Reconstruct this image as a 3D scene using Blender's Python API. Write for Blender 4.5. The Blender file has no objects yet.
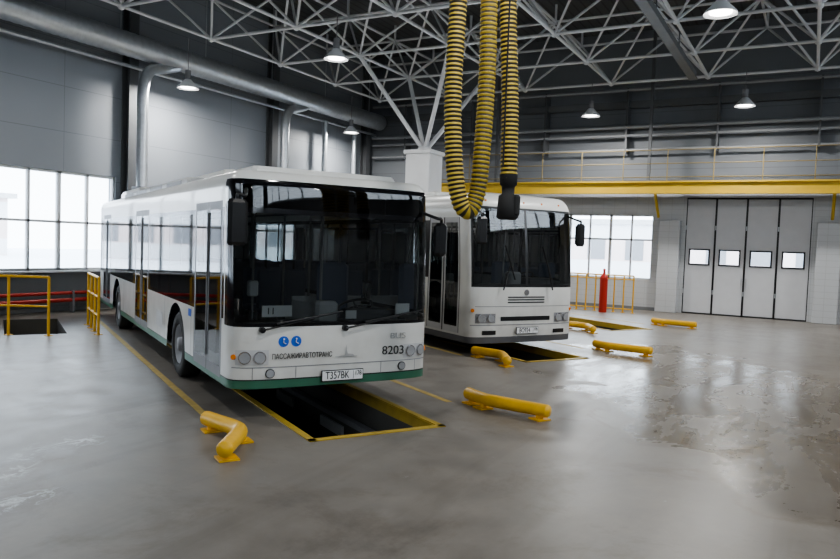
import bpy, math, random
from mathutils import Vector, Matrix, geometry
random.seed(4)
PSI=0.4954; TH=0.5316
CP,SP=math.cos(PSI),math.sin(PSI)
def H(x,y): return (x*CP-y*SP, x*SP+y*CP)      # survey frame -> hall frame
# ------------------------------------------------------------------ materials
MATS={}
def nodes(name):
    m=bpy.data.materials.new(name); m.use_nodes=True; nt=m.node_tree; nt.nodes.clear()
    return m,nt
def N(nt,t,**k):
    n=nt.nodes.new(t)
    for a,b in k.items():
        if a in n.inputs: n.inputs[a].default_value=b
        else: setattr(n,a,b)
    return n
def M(name,col=(.5,.5,.5),rough=.5,metal=0,var=.12,vscale=4,bump=0,emit=None,estr=0,coat=0,dirt=0):
    if name in MATS: return MATS[name]
    m,nt=nodes(name); L=nt.links.new
    out=N(nt,'ShaderNodeOutputMaterial'); p=N(nt,'ShaderNodeBsdfPrincipled')
    p.inputs['Roughness'].default_value=rough; p.inputs['Metallic'].default_value=metal
    p.inputs['Coat Weight'].default_value=coat
    tc=N(nt,'ShaderNodeTexCoord'); nz=N(nt,'ShaderNodeTexNoise'); nz.inputs['Scale'].default_value=vscale; nz.inputs['Detail'].default_value=5
    L(tc.outputs['Object'],nz.inputs['Vector'])
    mx=N(nt,'ShaderNodeMix',data_type='RGBA',blend_type='MIX')
    mx.inputs[6].default_value=(*[c*(1-var) for c in col],1); mx.inputs[7].default_value=(*[min(1,c*(1+var)) for c in col],1)
    L(nz.outputs['Fac'],mx.inputs[0]); colout=mx.outputs[2]
    if dirt:
        sx=N(nt,'ShaderNodeSeparateXYZ'); L(tc.outputs['Object'],sx.inputs[0])
        mr=N(nt,'ShaderNodeMapRange'); mr.inputs[1].default_value=.3; mr.inputs[2].default_value=1.5; mr.inputs[3].default_value=dirt; mr.inputs[4].default_value=dirt*.15
        L(sx.outputs[2],mr.inputs[0])
        n2=N(nt,'ShaderNodeTexNoise'); n2.inputs['Scale'].default_value=3; n2.inputs['Detail'].default_value=8; L(tc.outputs['Object'],n2.inputs['Vector'])
        mu=N(nt,'ShaderNodeMath',operation='MULTIPLY'); L(mr.outputs[0],mu.inputs[0]); L(n2.outputs['Fac'],mu.inputs[1])
        m3=N(nt,'ShaderNodeMix',data_type='RGBA'); L(mu.outputs[0],m3.inputs[0]); L(colout,m3.inputs[6]); m3.inputs[7].default_value=(.16,.13,.10,1); colout=m3.outputs[2]
    L(colout,p.inputs['Base Color'])
    if bump:
        b=N(nt,'ShaderNodeBump'); b.inputs['Strength'].default_value=bump; L(nz.outputs['Fac'],b.inputs['Height']); L(b.outputs[0],p.inputs['Normal'])
    if emit: p.inputs['Emission Color'].default_value=(*emit,1); p.inputs['Emission Strength'].default_value=estr
    L(p.outputs[0],out.inputs[0]); MATS[name]=m; return m
def glass_mat(name,tint,spec=1.0,base=.04):
    m,nt=nodes(name); L=nt.links.new
    out=N(nt,'ShaderNodeOutputMaterial'); t=N(nt,'ShaderNodeBsdfTransparent'); t.inputs[0].default_value=(*tint,1)
    g=N(nt,'ShaderNodeBsdfGlossy'); g.inputs['Roughness'].default_value=.03; g.inputs[0].default_value=(spec,spec,spec,1)
    fr=N(nt,'ShaderNodeFresnel'); fr.inputs[0].default_value=1.5
    nz=N(nt,'ShaderNodeTexNoise'); nz.inputs['Scale'].default_value=2.0
    ad=N(nt,'ShaderNodeMath',operation='MULTIPLY_ADD'); L(nz.outputs['Fac'],ad.inputs[0]); ad.inputs[1].default_value=base; L(fr.outputs[0],ad.inputs[2])
    mx=N(nt,'ShaderNodeMixShader'); L(ad.outputs[0],mx.inputs[0]); L(t.outputs[0],mx.inputs[1]); L(g.outputs[0],mx.inputs[2]); L(mx.outputs[0],out.inputs[0])
    MATS[name]=m; return m
def line_mat(name,col,axis,period,width,dark,rough=.5,metal=0,axis2=None,period2=1,var=.1,bumpd=0):
    """panel material: seam lines every <period> m along an object axis"""
    m,nt=nodes(name); L=nt.links.new
    out=N(nt,'ShaderNodeOutputMaterial'); p=N(nt,'ShaderNodeBsdfPrincipled'); p.inputs['Roughness'].default_value=rough; p.inputs['Metallic'].default_value=metal
    tc=N(nt,'ShaderNodeTexCoord'); sx=N(nt,'ShaderNodeSeparateXYZ'); L(tc.outputs['Object'],sx.inputs[0])
    def seam(ax,per):
        d=N(nt,'ShaderNodeMath',operation='DIVIDE'); L(sx.outputs[ax],d.inputs[0]); d.inputs[1].default_value=per
        f=N(nt,'ShaderNodeMath',operation='FRACT'); L(d.outputs[0],f.inputs[0])
        c=N(nt,'ShaderNodeMath',operation='LESS_THAN'); L(f.outputs[0],c.inputs[0]); c.inputs[1].default_value=width/per; return c.outputs[0]
    s=seam(axis,period)
    if axis2 is not None:
        mm=N(nt,'ShaderNodeMath',operation='MAXIMUM'); L(s,mm.inputs[0]); L(seam(axis2,period2),mm.inputs[1]); s=mm.outputs[0]
    nz=N(nt,'ShaderNodeTexNoise'); nz.inputs['Scale'].default_value=.7; nz.inputs['Detail'].default_value=6; L(tc.outputs['Object'],nz.inputs['Vector'])
    mx=N(nt,'ShaderNodeMix',data_type='RGBA'); mx.inputs[6].default_value=(*[c*(1-var) for c in col],1); mx.inputs[7].default_value=(*[c*(1+var) for c in col],1); L(nz.outputs['Fac'],mx.inputs[0])
    m2=N(nt,'ShaderNodeMix',data_type='RGBA'); L(s,m2.inputs[0]); L(mx.outputs[2],m2.inputs[6]); m2.inputs[7].default_value=(*dark,1)
    L(m2.outputs[2],p.inputs['Base Color']); L(p.outputs[0],out.inputs[0]); MATS[name]=m; return m

WHITE=M('bus_white_paint',(.77,.77,.74),.30,var=.03,coat=.3,dirt=.65)
GREEN=M('bus_green_paint',(.025,.15,.09),.35,dirt=.3)
BLACK=M('black_trim',(.014,.014,.015),.3)
RUB=M('black_rubber',(.02,.02,.02),.8)
BGLOSS=M('black_glossy_panel',(.008,.008,.010),.08)
DARK=M('dark_underbody',(.02,.02,.02),.8)
GREY=M('grey_plastic',(.22,.22,.23),.5)
DGREY=M('dark_grey_plastic',(.09,.09,.095),.5)
LGREY=M('light_grey_plastic',(.5,.5,.5),.5)
CHROME=M('bright_metal',(.65,.65,.66),.18,1)
HEADL=M('headlight_lens',(.55,.57,.6),.08,.6)
ORANGE=M('orange_lens',(.8,.25,.03),.2)
STEEL=M('galvanised_steel',(.50,.52,.54),.35,.75,var=.2,vscale=8)
YEL=M('yellow_paint',(.74,.43,.03),.4,var=.18,vscale=6,dirt=.0)
YLINE=M('yellow_floor_marking',(.42,.30,.08),.55,var=.4,vscale=9)
YBEAM=M('yellow_beam_paint',(.50,.34,.03),.5)
SEAT=M('seat_fabric',(.07,.09,.14),.8)
INT=M('bus_interior_grey',(.45,.46,.47),.6)
BLUE=M('blue_sticker',(.02,.12,.55),.4)
PLATE=M('number_plate_white',(.8,.8,.8),.4,var=.02)
TEXTB=M('text_black',(.01,.01,.01),.5)
TEXTG=M('text_grey',(.36,.36,.36),.4)
RED=M('red_paint',(.45,.03,.02),.4)
GLASS=glass_mat('bus_window_glass',(.60,.63,.63),base=.05)
DGLASS=glass_mat('destination_display_glass',(.06,.06,.07),base=.01)
SGLASS=glass_mat('bus_side_glass',(.22,.24,.24),base=.02)
WGLASS=glass_mat('clear_window_glass',(.92,.95,.97),base=.0)
FRAMEW=M('white_window_frame',(.62,.63,.64),.4)
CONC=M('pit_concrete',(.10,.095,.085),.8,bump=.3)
# ------------------------------------------------------------------ mesh builder
class MB:
    def __init__(s): s.v=[];s.f=[];s.m=[];s.sm=[];s.mats=[]
    def mi(s,mat):
        if mat not in s.mats: s.mats.append(mat)
        return s.mats.index(mat)
    def add(s,vs,fs,mat,smooth=False):
        o=len(s.v); s.v+= [tuple(x) for x in vs]; k=s.mi(mat)
        for f in fs: s.f.append([o+i for i in f]); s.m.append(k); s.sm.append(smooth)
    def box(s,c,sz,mat,rz=0,ch=0):
        x,y,z=[q/2 for q in sz]; cr,sr=math.cos(rz),math.sin(rz)
        if ch:
            ch=min(ch,x*.9,y*.9,z*.9)
            pl=lambda a,b,k:[(a-k,-b),(a,-b+k),(a,b-k),(a-k,b),(-a+k,b),(-a,b-k),(-a,-b+k),(-a+k,-b)]
            lv=[(-z,pl(x-ch*.6,y-ch*.6,ch)),(-z+ch,pl(x,y,ch)),(z-ch,pl(x,y,ch)),(z,pl(x-ch*.6,y-ch*.6,ch))]
            vs=[(p[0],p[1],h) for h,r in lv for p in r]
            fs=[[i*8+j,i*8+(j+1)%8,(i+1)*8+(j+1)%8,(i+1)*8+j] for i in range(3) for j in range(8)]+[list(range(7,-1,-1)),list(range(24,32))]
        else:
            vs=[(a*x,b*y,d*z) for a in(-1,1) for b in(-1,1) for d in(-1,1)]
            fs=[(0,1,3,2),(4,6,7,5),(0,4,5,1),(2,3,7,6),(0,2,6,4),(1,5,7,3)]
        s.add([(c[0]+a*cr-b*sr,c[1]+a*sr+b*cr,c[2]+d) for a,b,d in vs],fs,mat)
    def bb(s,x0,x1,y0,y1,z0,z1,mat,ch=0): s.box(((x0+x1)/2,(y0+y1)/2,(z0+z1)/2),(abs(x1-x0),abs(y1-y0),abs(z1-z0)),mat,0,ch)
    def cyl(s,p0,p1,r0,mat,r1=None,n=12,caps=True,smooth=True):
        r1=r0 if r1 is None else r1
        p0=Vector(p0);p1=Vector(p1); d=(p1-p0).normalized(); a=d.orthogonal().normalized(); b=d.cross(a)
        vs=[];
        for p,r in((p0,r0),(p1,r1)):
            for i in range(n): t=2*math.pi*i/n; vs.append(p+a*math.cos(t)*r+b*math.sin(t)*r)
        s.add(vs,[(i,(i+1)%n,n+(i+1)%n,n+i) for i in range(n)],mat,smooth)
        if caps: s.add(vs[:n],[list(range(n-1,-1,-1))],mat); s.add(vs[n:],[list(range(n))],mat)
    def revolve(s,p,ax,prof,mat,n=24,smooth=True):
        p=Vector(p); d=Vector(ax).normalized(); a=d.orthogonal().normalized(); b=d.cross(a); vs=[]
        for h,r in prof:
            for i in range(n): t=2*math.pi*i/n; vs.append(p+d*h+a*math.cos(t)*r+b*math.sin(t)*r)
        s.add(vs,[(k*n+i,k*n+(i+1)%n,(k+1)*n+(i+1)%n,(k+1)*n+i) for k in range(len(prof)-1) for i in range(n)],mat,smooth)
    def tube(s,pts,r,mat,n=10,rf=None,matf=None,caps=True):
        P=[Vector(p) for p in pts]; a=None; rings=[]
        for i,p in enumerate(P):
            d=((P[min(i+1,len(P)-1)]-P[max(i-1,0)])).normalized()
            a=d.orthogonal().normalized() if a is None else (a-d*a.dot(d)).normalized()
            b=d.cross(a); rr=r if rf is None else rf(i)
            rings.append([p+a*math.cos(2*math.pi*j/n)*rr+b*math.sin(2*math.pi*j/n)*rr for j in range(n)])
        o=len(s.v)
        for R_ in rings: s.v+=[tuple(x) for x in R_]
        for i in range(len(P)-1):
            k=s.mi(mat if matf is None else matf(i))
            for j in range(n):
                s.f.append([o+i*n+j,o+i*n+(j+1)%n,o+(i+1)*n+(j+1)%n,o+(i+1)*n+j]); s.m.append(k); s.sm.append(True)
        if caps: s.add(rings[0],[list(range(n-1,-1,-1))],mat); s.add(rings[-1],[list(range(n))],mat)
    def obj(s,name,parent=None,loc=(0,0,0),rz=0):
        me=bpy.data.meshes.new(name); me.from_pydata(s.v,[],s.f)
        for m in s.mats: me.materials.append(m)
        me.polygons.foreach_set('material_index',s.m); me.polygons.foreach_set('use_smooth',s.sm); me.update()
        o=bpy.data.objects.new(name,me); bpy.context.scene.collection.objects.link(o)
        o.location=loc; o.rotation_euler=(0,0,rz)
        if parent: o.parent=parent
        return o
def empty(name,loc=(0,0,0),rz=0):
    o=bpy.data.objects.new(name,None); bpy.context.scene.collection.objects.link(o); o.location=loc; o.rotation_euler=(0,0,rz); return o
def text(name,body,size,loc,rot,mat,parent,ext=.002,sx=1,align='CENTER'):
    c=bpy.data.curves.new(name,'FONT'); c.body=body; c.size=size; c.extrude=ext; c.align_x=align; c.align_y='CENTER'
    o=bpy.data.objects.new(name,c); bpy.context.scene.collection.objects.link(o); o.location=loc; o.rotation_euler=rot; o.scale=(sx,1,1); o.parent=parent
    c.materials.append(mat); return o
def spline(cp,n):
    P=[Vector(c) for c in cp]; P=[2*P[0]-P[1]]+P+[2*P[-1]-P[-2]]; out=[]
    for i in range(1,len(P)-2):
        for k in range(n):
            t=k/n; a,b,c,d=P[i-1],P[i],P[i+1],P[i+2]
            out.append(.5*((2*b)+(-a+c)*t+(2*a-5*b+4*c-d)*t*t+(-a+3*b-3*c+d)*t**3))
    out.append(P[-2]); return out
# ------------------------------------------------------------------ bus body surface
class Surf:
    def __init__(s,L,W,Ht,n=4,df=.45,zr=2.5,ri=.26,rake=.12,z0=1.1):
        s.L,s.W,s.H,s.zr,s.ri,s.rake,s.z0=L,W,Ht,zr,ri,rake,z0
        pts=[]; w=W/2
        for i in range(61):
            t=i/60; r=math.sin(t*math.pi/2)
            pts.append((w*r, df*(1-max(0,1-r**n)**(1/n))))
        rr=.22
        for i in range(1,41): pts.append((w,df+(L-rr-df)*i/40))
        for i in range(1,9): a=i/8*math.pi/2; pts.append((w-rr+rr*math.cos(a),L-rr+rr*math.sin(a)))
        for i in range(1,5): pts.append(((w-rr)*(1-i/4),L))
        s.p=pts; s.c=[0]
        for a,b in zip(pts,pts[1:]): s.c.append(s.c[-1]+math.hypot(b[0]-a[0],b[1]-a[1]))
        s.U=s.c[-1]
    def ux(s,x):
        sg=1 if x>=0 else -1; x=abs(x)
        for i in range(60):
            if s.p[i][0]<=x<=s.p[i+1][0]:
                d=s.p[i+1][0]-s.p[i][0]; return sg*(s.c[i]+(x-s.p[i][0])/d*(s.c[i+1]-s.c[i]))
        return sg*s.c[60]
    def uy(s,y):
        for i in range(30,104):
            if s.p[i][1]<=y<=s.p[i+1][1]:
                d=s.p[i+1][1]-s.p[i][1]; return s.c[i]+(y-s.p[i][1])/max(d,1e-9)*(s.c[i+1]-s.c[i])
        return s.U
    def plan(s,u):
        sg=1 if u>=0 else -1; a=min(abs(u),s.U-1e-6)
        import bisect
        i=max(0,min(len(s.c)-2,bisect.bisect_right(s.c,a)-1))
        t=(a-s.c[i])/max(s.c[i+1]-s.c[i],1e-9)
        x=s.p[i][0]+(s.p[i+1][0]-s.p[i][0])*t; y=s.p[i][1]+(s.p[i+1][1]-s.p[i][1])*t
        return sg*x,y
    def nrm(s,u):
        a=s.plan(max(-s.U,u-.02)); b=s.plan(min(s.U,u+.02)); dx,dy=b[0]-a[0],b[1]-a[1]; l=math.hypot(dx,dy) or 1
        return (dy/l,-dx/l)
    def at(s,u,z,off=0):
        x,y=s.plan(u); nx,ny=s.nrm(u); ins=0
        if z>s.zr: t=min(1,(z-s.zr)/(s.H-s.zr)); ins=s.ri*(1-math.sqrt(max(0,1-t*t)))
        x+=nx*(off-ins); y+=ny*(off-ins)
        if z>s.z0: y+=s.rake*((z-s.z0)/(s.H-s.z0))**1.4*max(0,1-y/1.5)
        return (x,y,z)
def build_shell(S,rects,zb,arches,base,name,parent,extra_z=()):
    us={-S.U,S.U,0}; zs={zb,S.H,S.zr}|set(extra_z)
    for u0,u1,z0,z1,m in rects: us|={u0,u1}; zs|={z0,z1}
    for side in(-1,1):
        u=0
        while u<S.uy(1.0): us.add(side*u); u+=.06
        for y in arches:
            for k in range(25): us.add(side*S.uy(y-.62+1.24*k/24))
        for k in range(20): us.add(side*S.uy(S.L-.4+.4*k/20))
        for k in range(40): us.add(side*S.uy(1+k*(S.L-1.5)/40))
    for k in range(9): t=k/8*math.pi/2; zs.add(S.zr+(S.H-S.zr)*math.sin(t))
    z=zb
    while z<S.zr: zs.add(round(z,3)); z+=.2
    def uniq(a,e):
        a=sorted(a); o=[a[0]]
        for x in a[1:]:
            if x-o[-1]>e: o.append(x)
        return o
    us=uniq(us,.004); zs=uniq([z for z in zs if z>=zb],.004)
    if abs(us[-1]-S.U)>1e-6: us[-1]=S.U
    def arch(u):
        y=S.plan(u)[1]
        if y<.6: return zb
        for a in arches:
            d=abs(y-a)
            if d<=.6: return max(zb,.48+math.sqrt(max(0,.6**2-d*d)))
        return zb
    mb=MB(); nz=len(zs); vs=[]
    for u in us:
        ab=arch(u)
        for z in zs: vs.append(S.at(u,max(z,ab)))
    groups={}
    for i in range(len(us)-1):
        uc=(us[i]+us[i+1])/2; aa=min(arch(us[i]),arch(us[i+1]))
        for j in range(nz-1):
            if zs[j+1]<=aa+1e-6: continue
            zc=(zs[j]+zs[j+1])/2; m=base
            for u0,u1,z0,z1,mm in rects:
                if u0<=uc<=u1 and z0<=zc<=z1: m=mm
            groups.setdefault(m.name,(m,[]))[1].append((i*nz+j,(i+1)*nz+j,(i+1)*nz+j+1,i*nz+j+1))
    o=len(mb.v); mb.v+=vs
    for nme,(m,fs) in groups.items():
        k=mb.mi(m)
        for f in fs: mb.f.append([o+q for q in f]); mb.m.append(k); mb.sm.append(True)
    top=[vs[i*nz+nz-1] for i in range(len(us)-1)]
    inner=[(x*.5,max(.8,min(S.L-.8,y)),S.H+.05) for x,y,z in top]; n=len(top)
    mb.add(top+inner,[(i,(i+1)%n,n+(i+1)%n,n+i) for i in range(n)]+[list(range(n,2*n))],base,True)
    return mb.obj(name,parent)
def patch(mb,S,u0,u1,z0,z1,off,mat,nu=8,nz=2,thick=0):
    vs=[S.at(u0+(u1-u0)*i/nu,z0+(z1-z0)*j/nz,off) for i in range(nu+1) for j in range(nz+1)]
    w=nz+1
    mb.add(vs,[(i*w+j,(i+1)*w+j,(i+1)*w+j+1,i*w+j+1) for i in range(nu) for j in range(nz)],mat,True)
def disc(mb,S,u,z,r,mat,off=.015,rim=None):
    p=Vector(S.at(u,z,-.02)); nx,ny=S.nrm(u); d=Vector((nx,ny,0))
    if rim: mb.cyl(p,p+d*(.02+off*.7),r*1.2,rim,n=24)
    mb.cyl(p,p+d*(.02+off),r,mat,n=24)
def wheel(mb,x,y,side):
    ax=(side,0,0); x0=x-side*.28
    mb.revolve((x0,y,.48),ax,[(0,.3),(0,.44),(.03,.475),(.25,.475),(.28,.44),(.285,.31),(.25,.29)],RUB,32)
    mb.revolve((x0,y,.48),ax,[(.25,.29),(.27,.28),(.16,.22),(.14,.16),(.2,.14),(.21,.1),(.28,.09),(.285,.0)],GREY,32)
    for k in range(10):
        a=k*math.pi/5; mb.cyl((x0+side*.14,y+.19*math.cos(a),.48+.19*math.sin(a)),(x0+side*.18,y+.19*math.cos(a),.48+.19*math.sin(a)),.015,CHROME,n=6)
def seats(mb,rows,xs,zf=.42):
    for y in rows:
        for x in xs:
            mb.box((x,y,zf+.42),(.42,.42,.1),SEAT,ch=.03); mb.box((x,y+.22,zf+.78),(.42,.08,.68),SEAT,ch=.03); mb.bb(x-.03,x+.03,y-.1,y+.1,zf,zf+.38,GREY)
def mirror(mb,root,head,w,h):
    r=Vector(root);c=Vector(head)
    mb.tube(spline([r,(r+c)/2+Vector((0,-.12,.10)),c+Vector((0,0,h/2+.05)),c+Vector((0,0,h/2-.05))],6),.02,BLACK,8)
    mb.box(c,(w,.12,h),BLACK,ch=.04); mb.box(c+Vector((0,.063,0)),(w*.8,.004,h*.8),CHROME)
def plate(mb,par,x,y,z,body,reg):
    mb.box((x,y,z),(.54,.012,.13),BLACK); mb.box((x,y-.006,z),(.52,.012,.112),PLATE)
    text('plate_text',body,.125,(x-.07,y-.013,z),(math.pi/2,0,0),TEXTB,par,sx=.74)
    text('plate_region',reg,.08,(x+.2,y-.013,z+.015),(math.pi/2,0,0),TEXTB,par,sx=.75)
    mb.bb(x+.135,x+.14,y-.0135,y-.012,z-.05,z+.05,BLACK)

def bus_common_interior(mb,L,drx,Ht,sill):
    mb.bb(-1.2,1.2,.3,L-.1,.36,.42,DGREY)
    mb.bb(-1.0,1.0,.5,L-.4,.25,.37,DARK)
    mb.bb(-1.1,1.1,.25,.62,.42,sill-.02,DGREY,ch=.06)        # dashboard
    mb.bb(drx-.35,drx+.35,.3,.7,sill-.1,sill+.10,DGREY,ch=.05)
    mb.bb(-.2,.1,.28,.5,sill-.05,sill+.22,LGREY,ch=.04)
    c=Vector((drx,.92,sill+.10)); t=[c+Vector((.23*math.cos(a),.23*math.sin(a)*.8,.23*math.sin(a)*-.45)) for a in [i*math.pi/12 for i in range(25)]]
    mb.tube(t,.017,BLACK,6,caps=False)
    for a in (0,2.1,4.2): mb.cyl(c,c+Vector((.22*math.cos(a),.22*math.sin(a)*.8,-.1*math.sin(a))),.012,BLACK,n=6)
    mb.cyl((drx,.6,.8),c,.03,BLACK,n=8)
    mb.box((drx,1.45,.95),(.5,.48,.12),SEAT,ch=.04); mb.box((drx,1.7,1.35),(.48,.12,.8),SEAT,ch=.05); mb.bb(drx-.15,drx+.15,1.3,1.6,.42,.9,GREY)
    mb.bb(drx-.5,1.2,1.95,1.99,.42,1.25,LGREY)
    mb.bb(drx-.5,drx-.47,.9,1.97,.42,1.2,LGREY); mb.cyl((drx-.49,.95,1.2),(drx-.49,.95,Ht-.2),.02,GREY,n=8)
    mb.box((-.42,2.1,1.35),(.14,.12,.22),LGREY,ch=.02)
    mb.bb(-.8,.8,.45,.6,Ht-.42,Ht-.16,DGREY,ch=.03)
    for x in(-.25,.25): mb.cyl((x,2.2,Ht-.2),(x,L-1.5,Ht-.2),.05,LGREY,n=8)
    seats(mb,[3.9,4.7,7.2,8.1,9.0,9.9],(-.95,-.5,.5,.95))
    mb.bb(-1.1,1.1,L-1.2,L-.25,.42,1.1,INT)
    for y in (2.1,3.2,4.9,6.7,8.4):
        for x in(-.42,.42): mb.cyl((x,y,.42),(x,y,Ht-.2),.018,GREY,n=8)
    for x in(-.42,.42): mb.cyl((x,1.9,Ht-.35),(x,L-1.5,Ht-.35),.018,GREY,n=8)
    for y in (2.95,8.9):
        for sd in(-1,1): mb.bb(sd*.8,sd*.86,y-.62,y+.62,.1,1.08,DARK); mb.bb(sd*.8,sd*1.22,y-.62,y+.62,1.08,1.1,DARK)

def side_windows(S,rects,sd,spans,z0,z1,glass):
    for a,b in spans:
        u0,u1=sorted((sd*S.uy(a),sd*S.uy(b))); rects.append((u0,u1,z0,z1,glass))
def side_rect(S,sd,a,b,z0,z1,m):
    u0,u1=sorted((sd*S.uy(a),sd*S.uy(b))); return (u0,u1,z0,z1,m)
def door(S,rects,sd,a,b,z0,z1,fr=None):
    rects.append(side_rect(S,sd,a,b,z0,z1,fr or BLACK)); w=(b-a)/2
    for k in (0,1):
        rects.append(side_rect(S,sd,a+k*w+.07,a+(k+1)*w-.07,z0+.12,z1-.1,SGLASS))
        rects.append(side_rect(S,sd,a+k*w,a+k*w+.02,z0,z1,BLACK)); rects.append(side_rect(S,sd,a+(k+1)*w-.02,a+(k+1)*w,z0,z1,BLACK))
WH=[2.95,8.9]
def city_bus_a():
    cx,cy=-2.1+.10+1.25*math.cos(TH),7.91+1.25*math.sin(TH); hx,hy=H(cx,cy)
    E=empty('city_bus',(hx,hy,0),TH+PSI)
    S=Surf(12,2.56,2.83,n=4.6,df=.38,zr=2.64,ri=.17,rake=.11)
    R=[]
    uf=S.uy(.38)
    R.append((-S.U,S.U,.30,.45,GREEN))
    R.append((-S.U,S.U,.45,.465,BLACK))
    for sd in(-1,1):
        R.append(side_rect(S,sd,.42,11.75,1.12,2.4,BGLOSS))
    spans=[(2.0,3.45),(3.52,5.0),(6.75,8.2),(8.27,9.7)]
    side_windows(S,R,-1,spans,1.18,2.34,SGLASS)
    side_windows(S,R,1,[(.5,1.9)]+spans+[(5.1,6.6),(9.8,11.4)],1.18,2.34,SGLASS)
    R.append((-uf,uf,1.06,2.72,BGLOSS))
    R.append((-S.ux(1.24),S.ux(1.24),1.10,2.34,GLASS))
    R.append((-S.ux(1.17),S.ux(1.17),2.40,2.66,DGLASS))
    for a,b in((.50,1.85),(5.2,6.55),(9.95,11.2)): door(S,R,-1,a,b,.42,2.48,GREY)
    R.append((-S.U,-S.uy(11.9),1.3,2.5,SGLASS))
    build_shell(S,R,.36,WH,WHITE,'body',E)
    mb=MB()
    bus_common_interior(mb,12,.62,2.8,1.1)
    mb.box((-.72,.2,1.22),(.36,.02,.13),PLATE); mb.box((.95,.22,1.22),(.2,.02,.14),PLATE); mb.box((.2,.15,1.17),(.14,.02,.1),PLATE)
    mb.obj('interior',E)
    text('route_number','11',.11,(-.80,.185,1.22),(math.pi/2,0,0),TEXTB,E)
    mb=MB()
    for y in WH:
        for sd in(-1,1): wheel(mb,sd*1.24,y,sd)
    mb.obj('wheels',E)
    mb=MB()
    ux=S.ux
    patch(mb,S,-ux(1.25),ux(1.25),.595,.605,.004,GREY,40,1)
    for x in(-1.05,-.55,.55,1.05): patch(mb,S,ux(x),ux(x)+.008,.46,.60,.004,GREY,1,2)
    for sd in(-1,1):
        a,b=sorted((ux(sd*.87),ux(sd*1.22)))
        patch(mb,S,a,b,.63,.80,.006,LGREY,10,2)
        disc(mb,S,ux(sd*.97),.715,.06,HEADL,.03,CHROME)
        disc(mb,S,ux(sd*1.13),.715,.06,HEADL,.03,CHROME)
        disc(mb,S,ux(sd*1.235),.72,.03,ORANGE,.02)
        disc(mb,S,ux(sd*.85),.53,.045,HEADL,.02,BLACK)
    for y in (2.0,3.75,5.1,6.7,7.9,9.7):
        for sd in(-1,1):
            u=sd*S.uy(y); patch(mb,S,u,u+.012,.46,1.1,.003,GREY,1,2)
    u=-S.uy(4.4); patch(mb,S,u,u+.5,.6,.85,.004,LGREY,2,1)
    disc(mb,S,ux(-.70),.89,.062,BLUE,.004); disc(mb,S,ux(-.55),.89,.062,BLUE,.004)
    for x in(-.70,-.55):
        mb.cyl((x,-.014,.92),(x,-.006,.92),.010,PLATE,n=8); mb.cyl((x-.005,-.012,.905),(x-.005,-.012,.88),.005,PLATE,n=6); mb.cyl((x-.005,-.012,.88),(x+.025,-.012,.865),.005,PLATE,n=6)
    patch(mb,S,-S.uy(2.15),-S.uy(1.98),.98,1.08,.006,BLUE,2,1)
    for x0,x1 in((-.95,-.35),(.05,.75)):
        p=Vector(S.at(ux(x0),1.03,.05)); q=Vector(S.at(ux(x1),1.16,.05)); mb.cyl(p,q,.012,BLACK,n=6)
        mb.cyl(q+Vector((-.45,0,-.06)),q+Vector((.35,0,.07)),.014,BLACK,n=6); mb.cyl(p+Vector((0,.06,0)),p,.035,BLACK,n=10)
    mirror(mb,(-1.14,.12,2.60),(-1.31,-.14,2.22),.22,.5)
    mirror(mb,(1.16,.12,2.45),(1.34,-.02,2.12),.17,.42)
    mb.box((0,.95,2.86),(1.9,.9,.10),WHITE,ch=.05)
    mb.box((0,3.2,2.90),(1.7,2.2,.18),WHITE,ch=.06)
    mb.box((0,9.6,2.93),(1.9,2.6,.24),WHITE,ch=.07)
    mb.box((0,6.4,2.88),(.8,.8,.12),LGREY,ch=.03)
    mb.box((-.95,6.2,2.86),(.3,6,.14),LGREY,ch=.04); mb.box((.95,6.2,2.86),(.3,6,.14),LGREY,ch=.04)
    for k in range(4): mb.bb(-1.105,-1.095,3.6+k*1.5,3.6+k*1.5+1.1,2.83,2.90,GREY)
    for y in(1.16,5.86,10.56): mb.cyl((-1.29,y,.6),(-1.29,y,2.35),.012,GREY,n=6)
    pts=[(0,0),(.05,.01),(.09,.012),(.10,.07),(.108,.14),(.116,.07),(.13,.03),(.17,.025),(.2,.02),(.22,.0)]
    vs=[(x-.03,-.012,.69+z) for x,z in pts]; mb.add(vs,[list(range(len(vs)))],TEXTG)
    mb.bb(-.06,.22,-.014,-.01,.683,.69,TEXTG)
    plate(mb,E,.03,-.03,.47,'T357BK','178')
    mb.obj('trim',E)
    fr=(math.pi/2,0,0)
    text('fleet_number','8203',.15,(.72,-.004,.73),fr,TEXTB,E,sx=1.05)
    text('maker_lettering','BUS',.10,(.78,-.004,.91),fr,TEXTG,E,sx=1.3)
    text('operator_lettering','ПАССАЖИРАВТОТРАНС',.085,(-.47,-.012,.72),fr,TEXTB,E,sx=.72)
    return E

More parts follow.
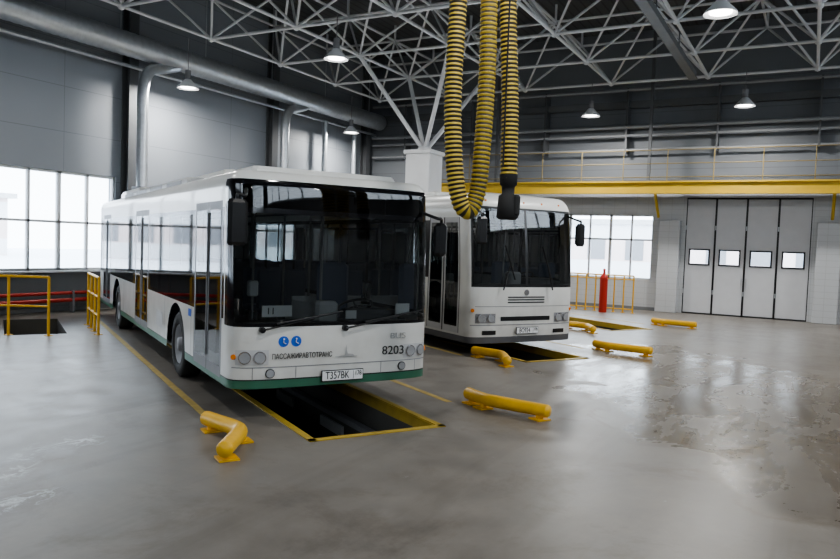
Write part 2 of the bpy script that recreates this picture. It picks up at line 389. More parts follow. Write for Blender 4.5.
def city_bus_b():
    bx,by=.99,13.3; cx,cy=bx+1.25*math.cos(TH),by+1.25*math.sin(TH); hx,hy=H(cx,cy)
    E=empty('city_bus.001',(hx,hy,0),TH+PSI)
    S=Surf(11.8,2.54,3.08,n=4.5,df=.34,zr=2.76,ri=.26,rake=.20,z0=1.25)
    ux=S.ux; R=[]
    for sd in(-1,1): R.append(side_rect(S,sd,.5,11.6,1.4,2.55,BLACK))
    spans=[(1.9,3.3),(3.38,4.8),(6.6,8.0),(8.1,9.6)]
    side_windows(S,R,-1,spans,1.45,2.5,SGLASS); side_windows(S,R,1,[(.55,1.8)]+spans+[(4.9,6.5),(9.7,11.4)],1.45,2.5,SGLASS)
    R.append((-ux(1.22),ux(1.22),1.30,2.82,BLACK))
    R.append((-ux(1.18),-.03,1.36,2.78,GLASS)); R.append((.03,ux(1.18),1.36,2.78,GLASS))
    for a,b in((.42,1.6),(5.1,6.4),(9.8,11.0)): door(S,R,-1,a,b,.4,2.6,LGREY)
    R.append((-S.U,S.U,.22,.36,DGREY))
    build_shell(S,R,.24,WH,WHITE,'body',E)
    mb=MB(); bus_common_interior(mb,11.8,.62,3.0,1.36); mb.bb(-.9,.9,.34,.38,2.5,2.74,BGLOSS); mb.obj('interior',E)
    mb=MB()
    for y in WH:
        for sd in(-1,1): wheel(mb,sd*1.23,y,sd)
    mb.obj('wheels',E)
    mb=MB()
    for z in(1.0,1.05,1.10): patch(mb,S,-ux(.45),ux(.45),z,z+.022,.006,BLACK,12,1)
    patch(mb,S,-ux(1.22),ux(1.22),.575,.59,.004,GREY,30,1)
    patch(mb,S,-ux(1.15),ux(1.15),.93,.94,.004,GREY,30,1)
    for sd in(-1,1):
        a,b=sorted((ux(sd*.72),ux(sd*1.14))); patch(mb,S,a,b,.62,.80,.006,GREY,10,2)
        disc(mb,S,ux(sd*.82),.71,.07,HEADL,.03,CHROME); disc(mb,S,ux(sd*1.03),.71,.07,HEADL,.03,CHROME)
        disc(mb,S,ux(sd*1.19),.86,.035,ORANGE,.02)
        a,b=sorted((ux(sd*.7),ux(sd*1.0))); patch(mb,S,a,b,.40,.48,.006,BLACK,6,1)
    patch(mb,S,-ux(.6),ux(.6),.66,.74,.006,BLACK,12,1)
    disc(mb,S,0,1.2,.06,CHROME,.01)
    for x in(-.6,.6):
        mb.cyl((x,-.06,1.25),(x*.75,-.05,1.75),.014,BLACK,n=6); mb.cyl((x*.75+.12,-.05,1.45),(x*.75-.12,-.02,2.1),.016,BLACK,n=6)
    mirror(mb,(-1.1,.15,2.72),(-1.22,-.15,2.35),.22,.5); mirror(mb,(1.1,.15,2.72),(1.2,-.12,2.35),.20,.45)
    mb.box((0,3,3.12),(1.6,1.6,.14),WHITE,ch=.04); mb.box((0,8,3.12),(1.6,1.6,.14),WHITE,ch=.04)
    plate(mb,E,.03,-.03,.47,'BO924','178')
    for x in (-.9,-.45,0,.45,.9): disc(mb,S,ux(x),2.93,.018,ORANGE,.01)
    mb.obj('trim',E)
    return E
city_bus_a(); city_bus_b()

# ------------------------------------------------------------------ room shell
XL,XR,YB,YF,ZR=-17.0,9.0,-9.0,26.5,9.9
def wallpts(mb,axis,pos,th,a0,a1,z0,z1,holes,matf):
    As=sorted({a0,a1}|{h[0] for h in holes}|{h[1] for h in holes}); Zs=sorted({z0,z1,4.2}|{h[2] for h in holes}|{h[3] for h in holes})
    for i in range(len(As)-1):
        for j in range(len(Zs)-1):
            ac=(As[i]+As[i+1])/2; zc=(Zs[j]+Zs[j+1])/2
            if any(h[0]<ac<h[1] and h[2]<zc<h[3] for h in holes): continue
            m=matf(ac,zc)
            if axis=='x': mb.bb(pos,pos+th,As[i],As[i+1],Zs[j],Zs[j+1],m)
            else: mb.bb(As[i],As[i+1],pos,pos+th,Zs[j],Zs[j+1],m)
PANEL=line_mat('grey_wall_panel',(.265,.285,.310),2,1.15,.018,(.19,.205,.225),.5,axis2=1,period2=6,var=.05)
PANELF=line_mat('grey_corrugated_panel',(.185,.197,.212),2,1.0,.02,(.13,.138,.15),.5,var=.1)
TILE=line_mat('white_wall_tile',(.49,.505,.52),2,.2,.012,(.40,.41,.42),.3,axis2=0,period2=.4,var=.05)
LOW=line_mat('lower_wall_grey',(.18,.19,.20),2,.5,.012,(.13,.13,.13),.5,var=.1)
lw_holes=[(-4.9,.1,1.05,3.6),(.9,5.9,1.05,3.6),(7.0,13.6,1.05,3.6)]
mb=MB(); wallpts(mb,'x',XL,-.3,YB,YF,0,ZR,lw_holes,lambda a,z: LOW if z<1.05 else PANEL); mb.obj('wall_left')
fw_holes=[(-15.6,-5.0,1.08,3.4),(-3.9,-.05,0,4.0)]
mb=MB(); wallpts(mb,'y',YF,.3,XL,XR,0,ZR,fw_holes,lambda a,z: TILE if z<4.2 else PANELF); mb.obj('wall_far')
rw_added_holes=[(-6,-1,5.6,8.2),(0,5,5.6,8.2),(6,11,5.6,8.2),(12,17,5.6,8.2),(18,23,5.6,8.2)]  # windows out of view, added to light bus fronts; high to avoid windscreen reflections
mb=MB(); wallpts(mb,'x',XR,.3,YB,YF,0,ZR,rw_added_holes,lambda a,z: PANEL); mb.obj('wall_right')
bw_added_holes=[(-9,-4,5.6,8.2),(-3,2,5.6,8.2)]  # unseen windows behind the camera, also added for light on the buses
mb=MB(); wallpts(mb,'y',YB,-.3,XL,XR,0,ZR,bw_added_holes,lambda a,z: PANELF); mb.obj('wall_back')
ROOF=line_mat('ceiling_profiled_sheet',(.11,.115,.12),0,.3,.06,(.07,.07,.075),.6,var=.1)
mb=MB(); mb.bb(XL-.3,XR+.3,YB-.3,YF+.3,ZR,ZR+.2,ROOF); mb.obj('ceiling')
nw=0
def window(axis,pos,a0,a1,z0,z1,n,trans):
    global nw; nw+=1; mb=MB(); f=.06
    def b(A0,A1,Z0,Z1,m,t=.1):
        if axis=='x': mb.bb(pos-t/2,pos+t/2,A0,A1,Z0,Z1,m)
        else: mb.bb(A0,A1,pos-t/2,pos+t/2,Z0,Z1,m)
    b(a0,a1,z0,z0+f,FRAMEW); b(a0,a1,z1-f,z1,FRAMEW)
    for k in range(n+1):
        a=a0+(a1-a0)*k/n; w=f*1.5 if k%2==0 else f; b(max(a0,a-w/2),min(a1,a+w/2),z0,z1,FRAMEW)
    for t in trans: b(a0,a1,t-f/2,t+f/2,FRAMEW)
    b(a0,a1,z0,z1,WGLASS,.01)
    if axis=='x':
        s=1 if pos<0 else -1; x=XL if s>0 else XR; mb.bb(x,x+.22*s,a0-.05,a1+.05,z0-.04,z0,FRAMEW)
    mb.obj('window_%d'%nw)
for h in lw_holes: window('x',XL-.12,h[0],h[1],h[2],h[3],max(5,round((h[1]-h[0])/.8)),[2.3])
window('y',YF+.12,-15.6,-5.0,1.08,3.4,14,[2.5])
for h in rw_added_holes: window('x',XR+.12,*h,5,[7.2])
for h in bw_added_holes: window('y',YB-.12,*h,5,[7.2])
DOORM=M('gate_white_panel',(.54,.55,.57),.35,var=.06)
mb=MB(); W=3.85/4
for k in range(4):
    x0=-3.9+k*W; x1=x0+W
    wz0,wz1=1.72,2.22
    for (a,b,c,d) in((x0+.03,x1-.03,.05,wz0),(x0+.03,x1-.03,wz1,3.95),(x0+.03,x0+.17,wz0,wz1),(x1-.17,x1-.03,wz0,wz1)):
        mb.bb(a,b,YF+.02,YF+.10,c,d,DOORM)
    mb.bb(x0+.17,x1-.17,YF+.05,YF+.06,wz0,wz1,WGLASS)
    for (a,b,c,d) in((x0+.14,x1-.14,wz0-.03,wz0+.02),(x0+.14,x1-.14,wz1-.02,wz1+.03),(x0+.14,x0+.19,wz0,wz1),(x1-.19,x1-.14,wz0,wz1)):
        mb.bb(a,b,YF+.0,YF+.03,c,d,BLACK)
    mb.bb(x0-.02 if k else x0,x0+.03,YF+.0,YF+.09,.02,3.97,BLACK)
    mb.bb(x1-.03,x1-.0,YF+.0,YF+.09,.02,3.97,BLACK)
    for z in(.7,2.9): mb.cyl((x0+.005,YF-.01,z),(x0+.005,YF-.01,z+.15),.02,STEEL,n=8)
mb.bb(-3.9,-.05,YF,YF+.1,3.95,4.0,BLACK); mb.bb(-3.9,-.05,YF,YF+.1,0,.05,BLACK)
mb.cyl((-2.05,YF-.03,.9),(-2.05,YF-.03,1.3),.015,STEEL,n=8); mb.cyl((-1.9,YF-.03,.9),(-1.9,YF-.03,1.3),.015,STEEL,n=8)
mb.obj('door_1')
mb=MB(); mb.bb(-4.75,-4.05,YF-.35,YF,0,3.2,TILE,ch=.02); mb.obj('trim_1')
mb=MB(); mb.bb(.1,.8,YF-.35,YF,0,3.2,TILE,ch=.02); mb.obj('trim_2')
mb=MB(); mb.bb(XL,XL+.06,YB,YF,0,.12,LOW); mb.obj('baseboard_left')
mb=MB(); mb.bb(XL,-4.8,YF-.05,YF,0,.12,LOW); mb.obj('baseboard_far')

# ------------------------------------------------------------------ bays
rot=TH+PSI; cr,sr=math.cos(rot),math.sin(rot)
def bay_origin(k):
    return H(-2.1+1.25*math.cos(TH)+3.03*k, 7.91+1.25*math.sin(TH)+5.65*k)
def BL(k,x,y):
    o=bay_origin(k); return (o[0]+x*cr-y*sr, o[1]+x*sr+y*cr)
PX0,PX1,PY0,PY1=-.62,.90,-1.02,12.0
bays=[-1,0,1,2]
def pitrect(k):
    y1={2:9.0}.get(k,PY1); x1=PX1-(.12 if k>0 else 0)
    return [BL(k,PX0,PY0),BL(k,x1,PY0),BL(k,x1,y1),BL(k,PX0,y1)]
stair=[BL(0,-3.3,8.2),BL(0,-2.2,8.2),BL(0,-2.2,11.0),BL(0,-3.3,11.0)]
holes=[pitrect(k) for k in bays]+[stair]
outer=[(XL,YB),(XR,YB),(XR,YF+.3),(XL,YF+.3)]
loops=[[Vector((x,y,0)) for x,y in lp] for lp in [outer]+[h[::-1] for h in holes]]
tri=geometry.tessellate_polygon(loops); flat=[p for lp in loops for p in lp]
m,nt=nodes('polished_concrete'); L=nt.links.new
out=N(nt,'ShaderNodeOutputMaterial'); p=N(nt,'ShaderNodeBsdfPrincipled'); tc=N(nt,'ShaderNodeTexCoord')
def noise(sc,det=6,rough=.55,dist=0,off=None,scale=None,rotz=0):
    n=N(nt,'ShaderNodeTexNoise'); n.inputs['Scale'].default_value=sc; n.inputs['Detail'].default_value=det; n.inputs['Roughness'].default_value=rough; n.inputs['Distortion'].default_value=dist
    a=N(nt,'ShaderNodeMapping'); L(tc.outputs['Object'],a.inputs[0]); a.inputs['Location'].default_value=off or (0,0,0); a.inputs['Scale'].default_value=scale or (1,1,1); a.inputs['Rotation'].default_value=(0,0,rotz); L(a.outputs[0],n.inputs['Vector'])
    return n.outputs['Fac']
def ramp(src,stops):
    r=N(nt,'ShaderNodeValToRGB'); e=r.color_ramp.elements
    while len(e)<len(stops): e.new(.5)
    for q,(pos,c) in zip(e,stops): q.position=pos; q.color=(*c,1) if len(c)==3 else c
    L(src,r.inputs[0]); return r.outputs[0]
def math_(op,a,b):
    n=N(nt,'ShaderNodeMath',operation=op)
    for i,v in enumerate((a,b)):
        if not isinstance(v,(int,float)): L(v,n.inputs[i])
        else: n.inputs[i].default_value=v
    return n.outputs[0]
def mr(src,a,b,c,d):
    n=N(nt,'ShaderNodeMapRange'); L(src,n.inputs[0]); n.inputs[1].default_value=a; n.inputs[2].default_value=b; n.inputs[3].default_value=c; n.inputs[4].default_value=d; return n.outputs[0]
def mulc(col,fac,c):
    wm=N(nt,'ShaderNodeMix',data_type='RGBA',blend_type='MULTIPLY'); L(fac,wm.inputs[0]); L(col,wm.inputs[6]); wm.inputs[7].default_value=(*c,1); return wm.outputs[2]
def mixc(col,fac,c):
    wm=N(nt,'ShaderNodeMix',data_type='RGBA'); L(fac,wm.inputs[0]); L(col,wm.inputs[6]); wm.inputs[7].default_value=(*c,1); return wm.outputs[2]
def blob(cx,cy,rx,ry,ang):
    sub=N(nt,'ShaderNodeVectorMath',operation='SUBTRACT'); L(tc.outputs['Object'],sub.inputs[0]); sub.inputs[1].default_value=(cx,cy,0)
    rt=N(nt,'ShaderNodeVectorRotate',rotation_type='Z_AXIS'); L(sub.outputs[0],rt.inputs['Vector']); rt.inputs['Angle'].default_value=-ang
    sc=N(nt,'ShaderNodeVectorMath',operation='MULTIPLY'); L(rt.outputs[0],sc.inputs[0]); sc.inputs[1].default_value=(1/rx,1/ry,0)
    ln=N(nt,'ShaderNodeVectorMath',operation='LENGTH'); L(sc.outputs[0],ln.inputs[0]); return ln.outputs['Value']
n1=noise(.35,8,.65,.6); n2=noise(2.5,8,.72); n3=noise(14,6,.7); n4=noise(.8,10,.75,.4,(20,5,0))
base=ramp(n1,[(.3,(.168,.150,.130)),(.5,(.212,.193,.170)),(.72,(.255,.236,.212))])
fine=ramp(n2,[(.3,(.76,.76,.76)),(.7,(1.12,1.12,1.12))])
mm=N(nt,'ShaderNodeMix',data_type='RGBA',blend_type='MULTIPLY'); mm.inputs[0].default_value=.9; L(base,mm.inputs[6]); L(fine,mm.inputs[7])
col=mulc(mm.outputs[2],mr(n4,.52,.62,0,.55),(.66,.62,.57))          # dark grime patches
tyre=noise(2.2,4,.6,.3,(0,0,0),(1,.06,1),-PSI-1.05)
col=mulc(col,mr(tyre,.56,.66,0,.35),(.68,.66,.63))
tyre2=noise(2.6,4,.6,.5,(5,0,0),(1,.08,1),.25)
col=mulc(col,mr(tyre2,.57,.66,0,.3),(.70,.68,.65))
# pale chalky scuffs where things have been dragged (left of the first bay)
def scuff(cx,cy,rx,ry,ang,off):
    c=H(cx,cy); mk=mr(blob(c[0],c[1],rx,ry,ang),.35,1.0,1,0)
    g=mr(math_('ABSOLUTE',math_('SUBTRACT',noise(2.6,5,.6,.8,off,(1,.35,1),-ang),.5),0),.0,.022,1,0)
    k=mr(noise(6,8,.8,.5,off),.50,.64,0,.8)
    return math_('MULTIPLY',math_('MAXIMUM',g,k),mk)
sc1=scuff(-3.45,6.25,.18,.75,PSI+.25,(3,7,0)); sc2=scuff(-3.3,7.0,.30,.28,PSI+.5,(8,1,0)); sc3=scuff(-3.0,5.3,.2,.5,PSI-.4,(2,2,0))
col=mixc(col,math_('MULTIPLY',math_('MAXIMUM',math_('MAXIMUM',sc1,sc2),sc3),.85),(.62,.64,.66))
col=mixc(col,mr(noise(9,3,.5,0,(4,4,0)),.72,.80,0,.3),(.5,.5,.5))
# washed, still damp area near the gate lane
wc=H(4.7,10.4)
body=blob(wc[0],wc[1],2.2,5.6,PSI)
edge=math_('ADD',math_('MULTIPLY',noise(.8,9,.6,.5),1.5),body)
wet=mr(edge,1.84,1.70,0,1)
rim=math_('MULTIPLY',mr(edge,1.68,1.80,0,1),mr(edge,1.88,1.80,0,.8))
streak=mr(noise(1.5,6,.6,.5,(9,2,0),(1,.35,1),-PSI),.40,.62,.35,1.0)
wetf=math_('MULTIPLY',wet,streak)
col=mulc(col,math_('MULTIPLY',math_('MAXIMUM',wetf,rim),1.0),(.74,.68,.60))
L(col,p.inputs['Base Color'])
rr=mr(n2,.3,.7,.31,.45)
rm=N(nt,'ShaderNodeMix',data_type='FLOAT'); L(wetf,rm.inputs[0]); L(rr,rm.inputs[2]); rm.inputs[3].default_value=.18
L(rm.outputs[0],p.inputs['Roughness'])
bp=N(nt,'ShaderNodeBump'); bp.inputs['Strength'].default_value=.08; L(n3,bp.inputs['Height']); L(bp.outputs[0],p.inputs['Normal'])
L(p.outputs[0],out.inputs[0]); FLOORM=m
mb=MB(); mb.add([tuple(v) for v in flat],[list(t) for t in tri],FLOORM); fo=mb.obj('floor')
import bmesh
bm=bmesh.new(); bm.from_mesh(fo.data)
for f in bm.faces:
    f.normal_update()
    if f.normal.z<0: f.normal_flip()
bm.to_mesh(fo.data); bm.free()
YPIT=M('yellow_pit_edge',(.44,.31,.05),.45,var=.35,vscale=5)
for k in bays:
    E=empty('service_pit',(*bay_origin(k),0),rot)
    y1={2:9.0}.get(k,PY1); x1=PX1-(.12 if k>0 else 0); mb=MB()
    rect=[(PX0,PY0),(x1,PY0),(x1,y1),(PX0,y1)]
    vs=[(x,y,0) for x,y in rect]+[(x,y,-1.4) for x,y in rect]
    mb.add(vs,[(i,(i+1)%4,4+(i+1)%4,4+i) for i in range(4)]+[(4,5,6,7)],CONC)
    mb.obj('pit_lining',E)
    mb=MB(); t=.06
    mb.bb(PX0-t,PX0+.02,PY0-t,y1,.001,.012,YPIT); mb.bb(x1-.02,x1+t,PY0-t,y1,.001,.012,YPIT); mb.bb(PX0-t,x1+t,PY0-t,PY0+.02,.001,.012,YPIT); mb.bb(PX0-t,x1+t,y1-.02,y1+t,.001,.012,YPIT)
    mb.bb(x1-.03,x1-.002,PY0,y1,-.13,0,YPIT); mb.bb(PX0+.002,PX0+.03,PY0,y1,-.13,0,YPIT); mb.bb(PX0,x1,PY0+.002,PY0+.03,-.13,0,YPIT)
    for x in(PX0+.14,x1-.14): mb.bb(x-.05,x+.05,PY0+.1,y1,-.45,-.38,GREY)
    for j in range(6): mb.bb(PX0+.02,PX0+.06,PY0+.5+j*2,PY0+1.3+j*2,-.75,-.6,LGREY); mb.bb(x1-.06,x1-.02,PY0+.5+j*2,PY0+1.3+j*2,-.75,-.6,LGREY)
    mb.obj('pit_edging',E)
    mb=MB()
    for x in(-1.36,1.70): mb.bb(x-.045,x+.045,.0,y1-1.5,.0005,.003,YLINE)
    mb.obj('lane_marking',E)
mb=MB()
vs=[(x,y,0) for x,y in stair]+[(x,y,-1.6) for x,y in stair]
mb.add(vs,[(i,(i+1)%4,4+(i+1)%4,4+i) for i in range(4)]+[(4,5,6,7)],CONC)
mb.obj('stairwell')
def guide(k,pts):
    mb=MB(); z=.12; r=.078
    a,b,c=[Vector((x,y,z)) for x,y in pts]; q=.16
    path=[a]+spline([a+(b-a)*.3,b-(b-a).normalized()*q,b+((a+c)/2-b)*.10,b+(c-b).normalized()*q,b+(c-b)*.6],5)+[c]
    mb.tube(path,r,YEL,16)
    for e,d in((a,(b-a).normalized()),(c,(b-c).normalized())):
        f=e+d*.1; mb.cyl((f.x,f.y,.0),(f.x,f.y,.12),.045,YEL,n=12); mb.box((f.x,f.y,.011),(.19,.19,.018),YEL)
        mb.revolve(e,(e-(e+d)),[(0,r),(.02,r*.85),(.03,.0)],YEL,16)
    mb.cyl((b.x,b.y,0),(b.x,b.y,.12),.045,YEL,n=12); mb.box((b.x,b.y,.011),(.19,.19,.018),YEL)
    mb.obj('wheel_guide_rail',None,(*bay_origin(k),0),rot)
for k in bays:
    dx=.28 if k==1 else 0
    guide(k,[(-1.50+dx,-.18),(-1.30+dx,-.80),(-1.64+dx,-1.40)])
    guide(k,[(1.93,-.10),(1.90,-.48),(2.24,-1.32)])

def railing(name,p0,p1,h=1.05,n=2,z0=0,mat=YEL,r=.025,mids=(.5,)):
    mb=MB(); a=Vector((*p0,z0)); b=Vector((*p1,z0))
    for i in range(n+1):
        q=a+(b-a)*i/n; mb.cyl(q,q+Vector((0,0,h)),r,mat,n=10); mb.box(q+Vector((0,0,.006)),(.12,.12,.012),mat)
    mb.cyl(a+Vector((0,0,h)),b+Vector((0,0,h)),r,mat,n=10)
    for f in mids: mb.cyl(a+Vector((0,0,h*f)),b+Vector((0,0,h*f)),r*.8,mat,n=8)
    return mb.obj(name)
railing('safety_railing',H(-7.25,14.1),H(-9.5,13.9),1.15,3,r=.028)
railing('safety_railing',H(-6.45,14.5),H(-7.35,16.0),1.15,3,r=.028,mids=(.33,.66))
railing('safety_railing',(-8.4,24.7),(-5.2,24.7),1.25,10,mids=(.1,.9))
mb=MB(); mb.cyl((-6.1,24.3,.0),(-6.1,24.3,1.15),.13,RED,n=20); mb.revolve((-6.1,24.3,1.15),(0,0,1),[(0,.13),(.08,.11),(.14,.05),(.22,.04),(.3,.05),(.32,0)],RED,20); mb.obj('gas_cylinder')
mb=MB(); mb.cyl((XL+.42,-6,.32),(XL+.42,24,.32),.055,RED,n=10); mb.cyl((XL+.42,-6,.5),(XL+.42,24,.5),.045,RED,n=10)
for y in (-5,-2,1,4,7.5,10,12,15,18,21,23.5): mb.bb(XL+.36,XL+.48,y-.03,y+.03,.0,.56,GREY)
mb.obj('heating_pipes')

# ------------------------------------------------------------------ structure
TUBE=M('truss_paint',(.68,.69,.70),.45,.1,var=.1)
mb=MB(); zb,zt=7.6,9.35; r=.044
bx=[-10.65+1.5+3*k for k in range(-2,6)]; by=[19.7+1.5+3*k for k in range(-9,2)]
tx=[-10.65+3*k for k in range(-2,7)]; ty=[19.7+3*k for k in range(-9,3)]
def tb(a,b,rr=r): mb.cyl(a,b,rr,TUBE,n=6,caps=False)
for i,x in enumerate(bx):
    for j,y in enumerate(by):
        mb.revolve((x,y,zb),(0,0,1),[(-.1,.0),(-.07,.07),(0,.1),(.07,.07),(.1,0)],TUBE,8)
        if i+1<len(bx): tb((x,y,zb),(bx[i+1],y,zb))
        if j+1<len(by): tb((x,y,zb),(x,by[j+1],zb))
        for dx in(-1.5,1.5):
            for dy in(-1.5,1.5):
                X,Y=x+dx,y+dy
                if XL<X<XR and YB<Y<YF: tb((x,y,zb),(X,Y,zt),r*.85)
for i,x in enumerate(tx):
    for j,y in enumerate(ty):
        if x>XR or y>YF: continue
        if i+1<len(tx) and tx[i+1]<XR: tb((x,y,zt),(tx[i+1],y,zt))
        if j+1<len(ty) and ty[j+1]<YF: tb((x,y,zt),(x,ty[j+1],zt))
        tb((x,y,zt),(x,y,ZR),r)
mb.obj('space_frame_roof_truss')
COLM=M('white_column_paint',(.60,.61,.62),.5,var=.05)
def bigcol(name,x,y):
    mb=MB(); mb.box((x,y,2.4),(.85,.85,4.8),COLM,ch=.03); mb.box((x,y,4.86),(.95,.95,.12),COLM,ch=.02)
    for dx in(-1.5,1.5):
        for dy in(-1.5,1.5): mb.cyl((x,y,4.9),(x+dx,y+dy,7.6),.07,TUBE,n=8)
    mb.revolve((x,y,4.9),(0,0,1),[(0,.25),(.12,.2),(.2,.1),(.25,0)],TUBE,12)
    return mb.obj(name)
bigcol('support_column',-10.65,19.7)
bigcol('support_column',4.35,19.7)
COLS=M('steel_column_grey',(.13,.135,.14),.5,.2)
PIPEG=M('grey_pipe_paint',(.30,.31,.32),.5,.1)
for y in(-6,.5,6.45,13.9,19.9,25.9):
    mb=MB(); mb.bb(XL,XL+.04,y-.15,y+.15,0,ZR,COLS); mb.bb(XL+.04,XL+.26,y-.01,y+.01,0,ZR,COLS); mb.bb(XL+.26,XL+.3,y-.15,y+.15,0,ZR,COLS); mb.obj('steel_column')
mb=MB()
DX=XL+.85; DZ=7.05
def duct(path,r,rib=.12,k=3):
    P=[Vector(p) for p in path]; out=[]
    for a,b in zip(P,P[1:]):
        n=max(1,int((b-a).length/rib))
        for i in range(n): out.append(a+(b-a)*i/n)
    out.append(P[-1])
    mb.tube(out,r,STEEL,18,rf=lambda i:r*(1.035 if i%k==0 else 1))
duct([(DX,YB+.5,DZ),(DX,YF-.6,DZ)],.31,.08,3)
for y in(7.0,13.75,19.75):
    pts=spline([(DX-.0,y+1.3,DZ-.15),(DX,y+.75,DZ-.35),(DX,y+.2,DZ-.55),(DX,y,DZ-1.1),(DX,y,DZ-2)],6)
    mb.tube(pts,.15,STEEL,14); duct([(DX,y,DZ-2),(DX,y,2.6)],.15); mb.box((DX,y,3.2),(.36,.36,.3),GREY)
for y in range(-8,26,3): mb.cyl((DX,y,DZ),(DX,y,ZR-.02),.012,STEEL,n=5); mb.cyl((XL+.02,y,DZ),(DX,y,DZ),.02,STEEL,n=5)
mb.obj('ventilation_duct')
mb=MB(); mb.cyl((XL+.45,YB+1,6.6),(XL+.45,YF-.3,6.6),.05,STEEL,n=8)
for y in(22.6,24.6): mb.cyl((XL+.45,y,2.5),(XL+.45,y,6.6),.1,STEEL,n=10)
mb.obj('wall_pipes')
mb=MB(); mb.bb(XL+.4,XR-.05,YF-.25,YF-.05,7.15,7.4,COLS)
for z,rr_,mm_ in((6.45,.07,PIPEG),(6.15,.05,PIPEG),(5.65,.04,PIPEG),(7.75,.06,PIPEG)): mb.cyl((XL+.4,YF-.45,z),(XR-.05,YF-.45,z),rr_,mm_,n=8)
for x in range(-15,9,3): mb.bb(x-.03,x+.03,YF-.5,YF-.02,5.55,7.8,COLS)
mb.obj('pipe_run')
mb=MB(); y0,y1=25.1,26.0; z=4.25; XE=XR-.1
mb.bb(-13.2,XE,y0,y0+.18,z+.16,z+.21,YBEAM); mb.bb(-13.2,XE,y0,y0+.18,z-.21,z-.16,YBEAM); mb.bb(-13.2,XE,y0+.08,y0+.1,z-.16,z+.16,YBEAM)
mb.bb(-13.2,XE,y0+.1,y1,z+.21,z+.26,COLS)
for k in range(0,23): x=-13.2+k; mb.bb(x-.03,x+.03,y0+.1,y1,z-.1,z+.2,COLS)
RAILM=M('dull_yellow_rail',(.22,.17,.07),.6)
for k in range(0,16):
    x=-13.1+1.45*k; mb.cyl((x,y0+.1,z+.2),(x,y0+.1,z+1.25),.018,RAILM,n=6)
for h in(.35,.8,1.25): mb.cyl((-13.2,y0+.1,z+h),(XE,y0+.1,z+h),.016,RAILM,n=6)
for x in(-12.8,-4.75,.5,8):
    mb.cyl((x,y0+.1,z-.2),(x,y1,z-.95),.05,YBEAM,n=8)
for x in(-10.65,-5.05,4.35): mb.bb(x-.05,x+.05,y0+.3,y0+.4,z+.2,ZR-.02,COLS)
mb.obj('mezzanine_walkway')
mb=MB(); mb.bb(-3.26,-3.12,-6,21.6,6.97,7.15,COLS); mb.bb(-3.30,-3.08,-6,21.6,6.93,6.97,COLS)
for y in range(-5,22,3): mb.cyl((-3.19,y,7.1),(-3.19,y,7.6),.02,COLS,n=6)
mb.obj('overhead_rail')
# ------------------------------------------------------------------ exhaust hoses
HY=M('hose_yellow',(.46,.33,.04),.6,var=.25,vscale=20); HB=M('hose_black_rib',(.045,.038,.025),.7)
def C(x,y,z): a=H(x,y); return (a[0],a[1],z)
E=empty('exhaust_extraction_hose',C(.6,7.6,0),0)
o=Vector(C(.6,7.6,0))
def hose(name,cp,r):
    pts=spline([Vector(C(*c))-o for c in cp],60)
    out=[pts[0]]; step=.0115; acc=0
    for a,b in zip(pts,pts[1:]):
        l=(b-a).length; t=step-acc
        while t<=l: out.append(a+(b-a)*t/l); t+=step
        acc=(l-(t-step))
    mb=MB(); mb.tube(out,r,HY,14,rf=lambda i:r*(1.0 if i%4 in(0,1) else .9),matf=lambda i: HB if i%4 in(1,2) else HY)
    mb.obj(name,E)
hose('hose_loop',[(.30,7.55,6.7),(.30,7.5,5.8),(.29,7.5,4.64),(.27,7.5,3.6),(.31,7.5,2.9),(.38,7.5,2.52),(.48,7.52,2.42),(.56,7.55,2.6),(.59,7.55,2.95),(.62,7.6,3.8),(.61,7.6,4.7),(.6,7.6,5.8),(.6,7.6,6.7)],.092)
hose('hose_drop',[(.80,7.65,6.7),(.8,7.7,5.8),(.82,7.7,4.6),(.88,7.7,3.6),(.9,7.7,2.78)],.092)
mb=MB(); c=Vector(C(.9,7.7,0))-o
mb.revolve(c+Vector((0,0,2.82)),(0,0,-1),[(0,.095),(.1,.09),(.12,.07),(.2,.065),(.22,.10),(.45,.115),(.47,.09),(.40,.0)],RUB,18)
mb.box(c+Vector((.1,0,2.5)),(.06,.1,.22),RUB,ch=.02); mb.cyl(c+Vector((-.02,-.12,2.9)),c+Vector((-.02,-.12,6.6)),.010,RUB,n=6)
mb.obj('nozzle',E)
mb=MB(); c=Vector(C(.58,7.6,6.74))-o
mb.box(c,(.9,.5,.30),GREY,rz=-PSI+.3,ch=.04)
mb.obj('trolley_box',E)
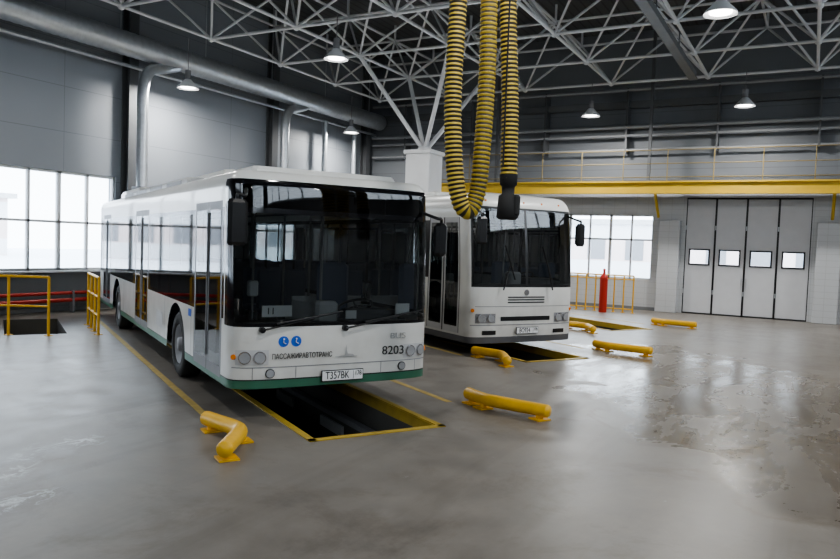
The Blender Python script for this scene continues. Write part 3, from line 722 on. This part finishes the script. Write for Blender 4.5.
# ------------------------------------------------------------------ lamps
LAMPW=M('lamp_reflector',(.80,.81,.82),.35,.1)
m,nt=nodes('lamp_glow'); out=N(nt,'ShaderNodeOutputMaterial'); em=N(nt,'ShaderNodeEmission'); em.inputs[0].default_value=(1,.98,.95,1); em.inputs[1].default_value=12; nt.links.new(em.outputs[0],out.inputs[0]); GLOW=m
lamps=[(-1.73,14.5,6.5),(-10.5,14.7,6.5),(-15.7,14.9,6.2),(-15.7,23.1,6.2),(-6.7,23.9,6.5),(-2.0,23.6,6.5),(-10.5,5.5,6.5),(-1.8,5.5,6.5),(5.5,14.5,6.5),(5.5,5.5,6.5),(5.5,23.6,6.5),(-10.5,-3.5,6.5),(-1.8,-3.5,6.5),(5.5,-3.5,6.5)]
for i,(x,y,z) in enumerate(lamps):
    E=empty('high_bay_lamp',(x,y,z)); mb=MB()
    mb.revolve((0,0,0),(0,0,1),[(0,.3),(.04,.29),(.16,.17),(.24,.1),(.25,.09)],LAMPW,24)
    mb.revolve((0,0,.01),(0,0,1),[(0,.295),(.15,.16),(.2,.0)],LAMPW,24)
    mb.cyl((0,0,.25),(0,0,.5),.08,GREY,n=14); mb.cyl((0,0,.5),(0,0,7.6-z),.012,GREY,n=6)
    mb.revolve((0,0,.02),(0,0,1),[(0,0),(0,.2),(.04,.2)],GLOW,20)
    mb.obj('lamp_housing',E)
    l=bpy.data.lights.new('lamp_light','AREA'); l.shape='DISK'; l.size=.4; l.energy=70 if y<0 else (140 if y<10 else 240); l.color=(1,.985,.96)
    lo=bpy.data.objects.new('lamp_light',l); bpy.context.scene.collection.objects.link(lo); lo.location=(0,0,-.01); lo.parent=E
# ------------------------------------------------------------------ exterior
BR=line_mat('rendered_facade',(.66,.56,.53),2,3.0,1.3,(.70,.70,.71),.8,var=.1)
mb=MB(); mb.bb(-68,-58,-20,36,-1,4.6,BR); mb.bb(-68.5,-57.5,-20.5,36.5,4.6,5.0,LGREY)
for y in range(-18,35,3): mb.bb(-58.05,-57.95,y,y+1.4,1.4,3.0,GREY)
mb.obj('neighbouring_building')
mb=MB(); mb.bb(-24,14,58,66,-1,4.2,BR); mb.bb(-24.3,14.3,57.8,66,4.2,4.6,LGREY)
for x in range(-22,13,3): mb.bb(x,x+1.4,57.95,58.05,1.4,3.0,GREY)
mb.obj('neighbouring_building')
SNOW=M('snowy_ground',(.8,.82,.85),.9)
mb=MB()
for a in((-80,XL-.3,-60,90),(XR+.3,60,-60,90),(XL-.3,XR+.3,YF+.3,90),(XL-.3,XR+.3,-60,YB-.3)): mb.bb(a[0],a[1],a[2],a[3],-.25,-.05,SNOW)
mb.obj('ground')
w=bpy.data.worlds.new('World'); bpy.context.scene.world=w; w.use_nodes=True; nt=w.node_tree; nt.nodes.clear()
out=N(nt,'ShaderNodeOutputWorld'); bg=N(nt,'ShaderNodeBackground'); tc=N(nt,'ShaderNodeTexCoord'); sx=N(nt,'ShaderNodeSeparateXYZ')
nt.links.new(tc.outputs['Generated'],sx.inputs[0]); rp=N(nt,'ShaderNodeValToRGB'); e=rp.color_ramp.elements
e[0].position=0; e[0].color=(.86,.90,.95,1); e[1].position=.8; e[1].color=(.73,.82,.93,1)
nt.links.new(sx.outputs[2],rp.inputs[0]); nt.links.new(rp.outputs[0],bg.inputs[0]); bg.inputs[1].default_value=9.0; nt.links.new(bg.outputs[0],out.inputs[0])
def portal(name,loc,rot,sx_,sy_):
    l=bpy.data.lights.new(name,'AREA'); l.shape='RECTANGLE'; l.size=sx_; l.size_y=sy_; l.cycles.is_portal=True
    o=bpy.data.objects.new(name,l); bpy.context.scene.collection.objects.link(o); o.location=loc; o.rotation_euler=rot
for h in lw_holes: portal('daylight_portal',(XL-.2,(h[0]+h[1])/2,(h[2]+h[3])/2),(0,-math.pi/2,0),h[3]-h[2],h[1]-h[0])
for h in rw_added_holes: portal('daylight_portal',(XR+.2,(h[0]+h[1])/2,(h[2]+h[3])/2),(0,math.pi/2,0),h[3]-h[2],h[1]-h[0])
portal('daylight_portal',(-10.3,YF+.2,2.24),(-math.pi/2,0,0),10.6,2.3)
for h in bw_added_holes: portal('daylight_portal',((h[0]+h[1])/2,YB-.2,(h[2]+h[3])/2),(math.pi/2,0,0),h[1]-h[0],h[3]-h[2])
try: bpy.context.scene.view_settings.look='AgX - Medium High Contrast'
except Exception as ex: print(ex)
# ------------------------------------------------------------------ camera
f,hc,pi,ro=722.4,2.052,-0.0484,0.0362
fwv=Vector((0,math.cos(pi),math.sin(pi))); up=Vector((0,-math.sin(pi),math.cos(pi))); rt_=Vector((1,0,0))
r2=rt_*math.cos(ro)+up*math.sin(ro); u2=-rt_*math.sin(ro)+up*math.cos(ro)
def HV(v): a=H(v.x,v.y); return Vector((a[0],a[1],v.z))
R3=Matrix((HV(r2),HV(u2),-HV(fwv))).transposed()
cam=bpy.data.cameras.new('camera'); co=bpy.data.objects.new('camera',cam); bpy.context.scene.collection.objects.link(co)
co.matrix_world=Matrix.Translation((0,0,hc))@R3.to_4x4(); cam.sensor_width=36; cam.lens=f/840*36; cam.clip_end=300
bpy.context.scene.camera=co
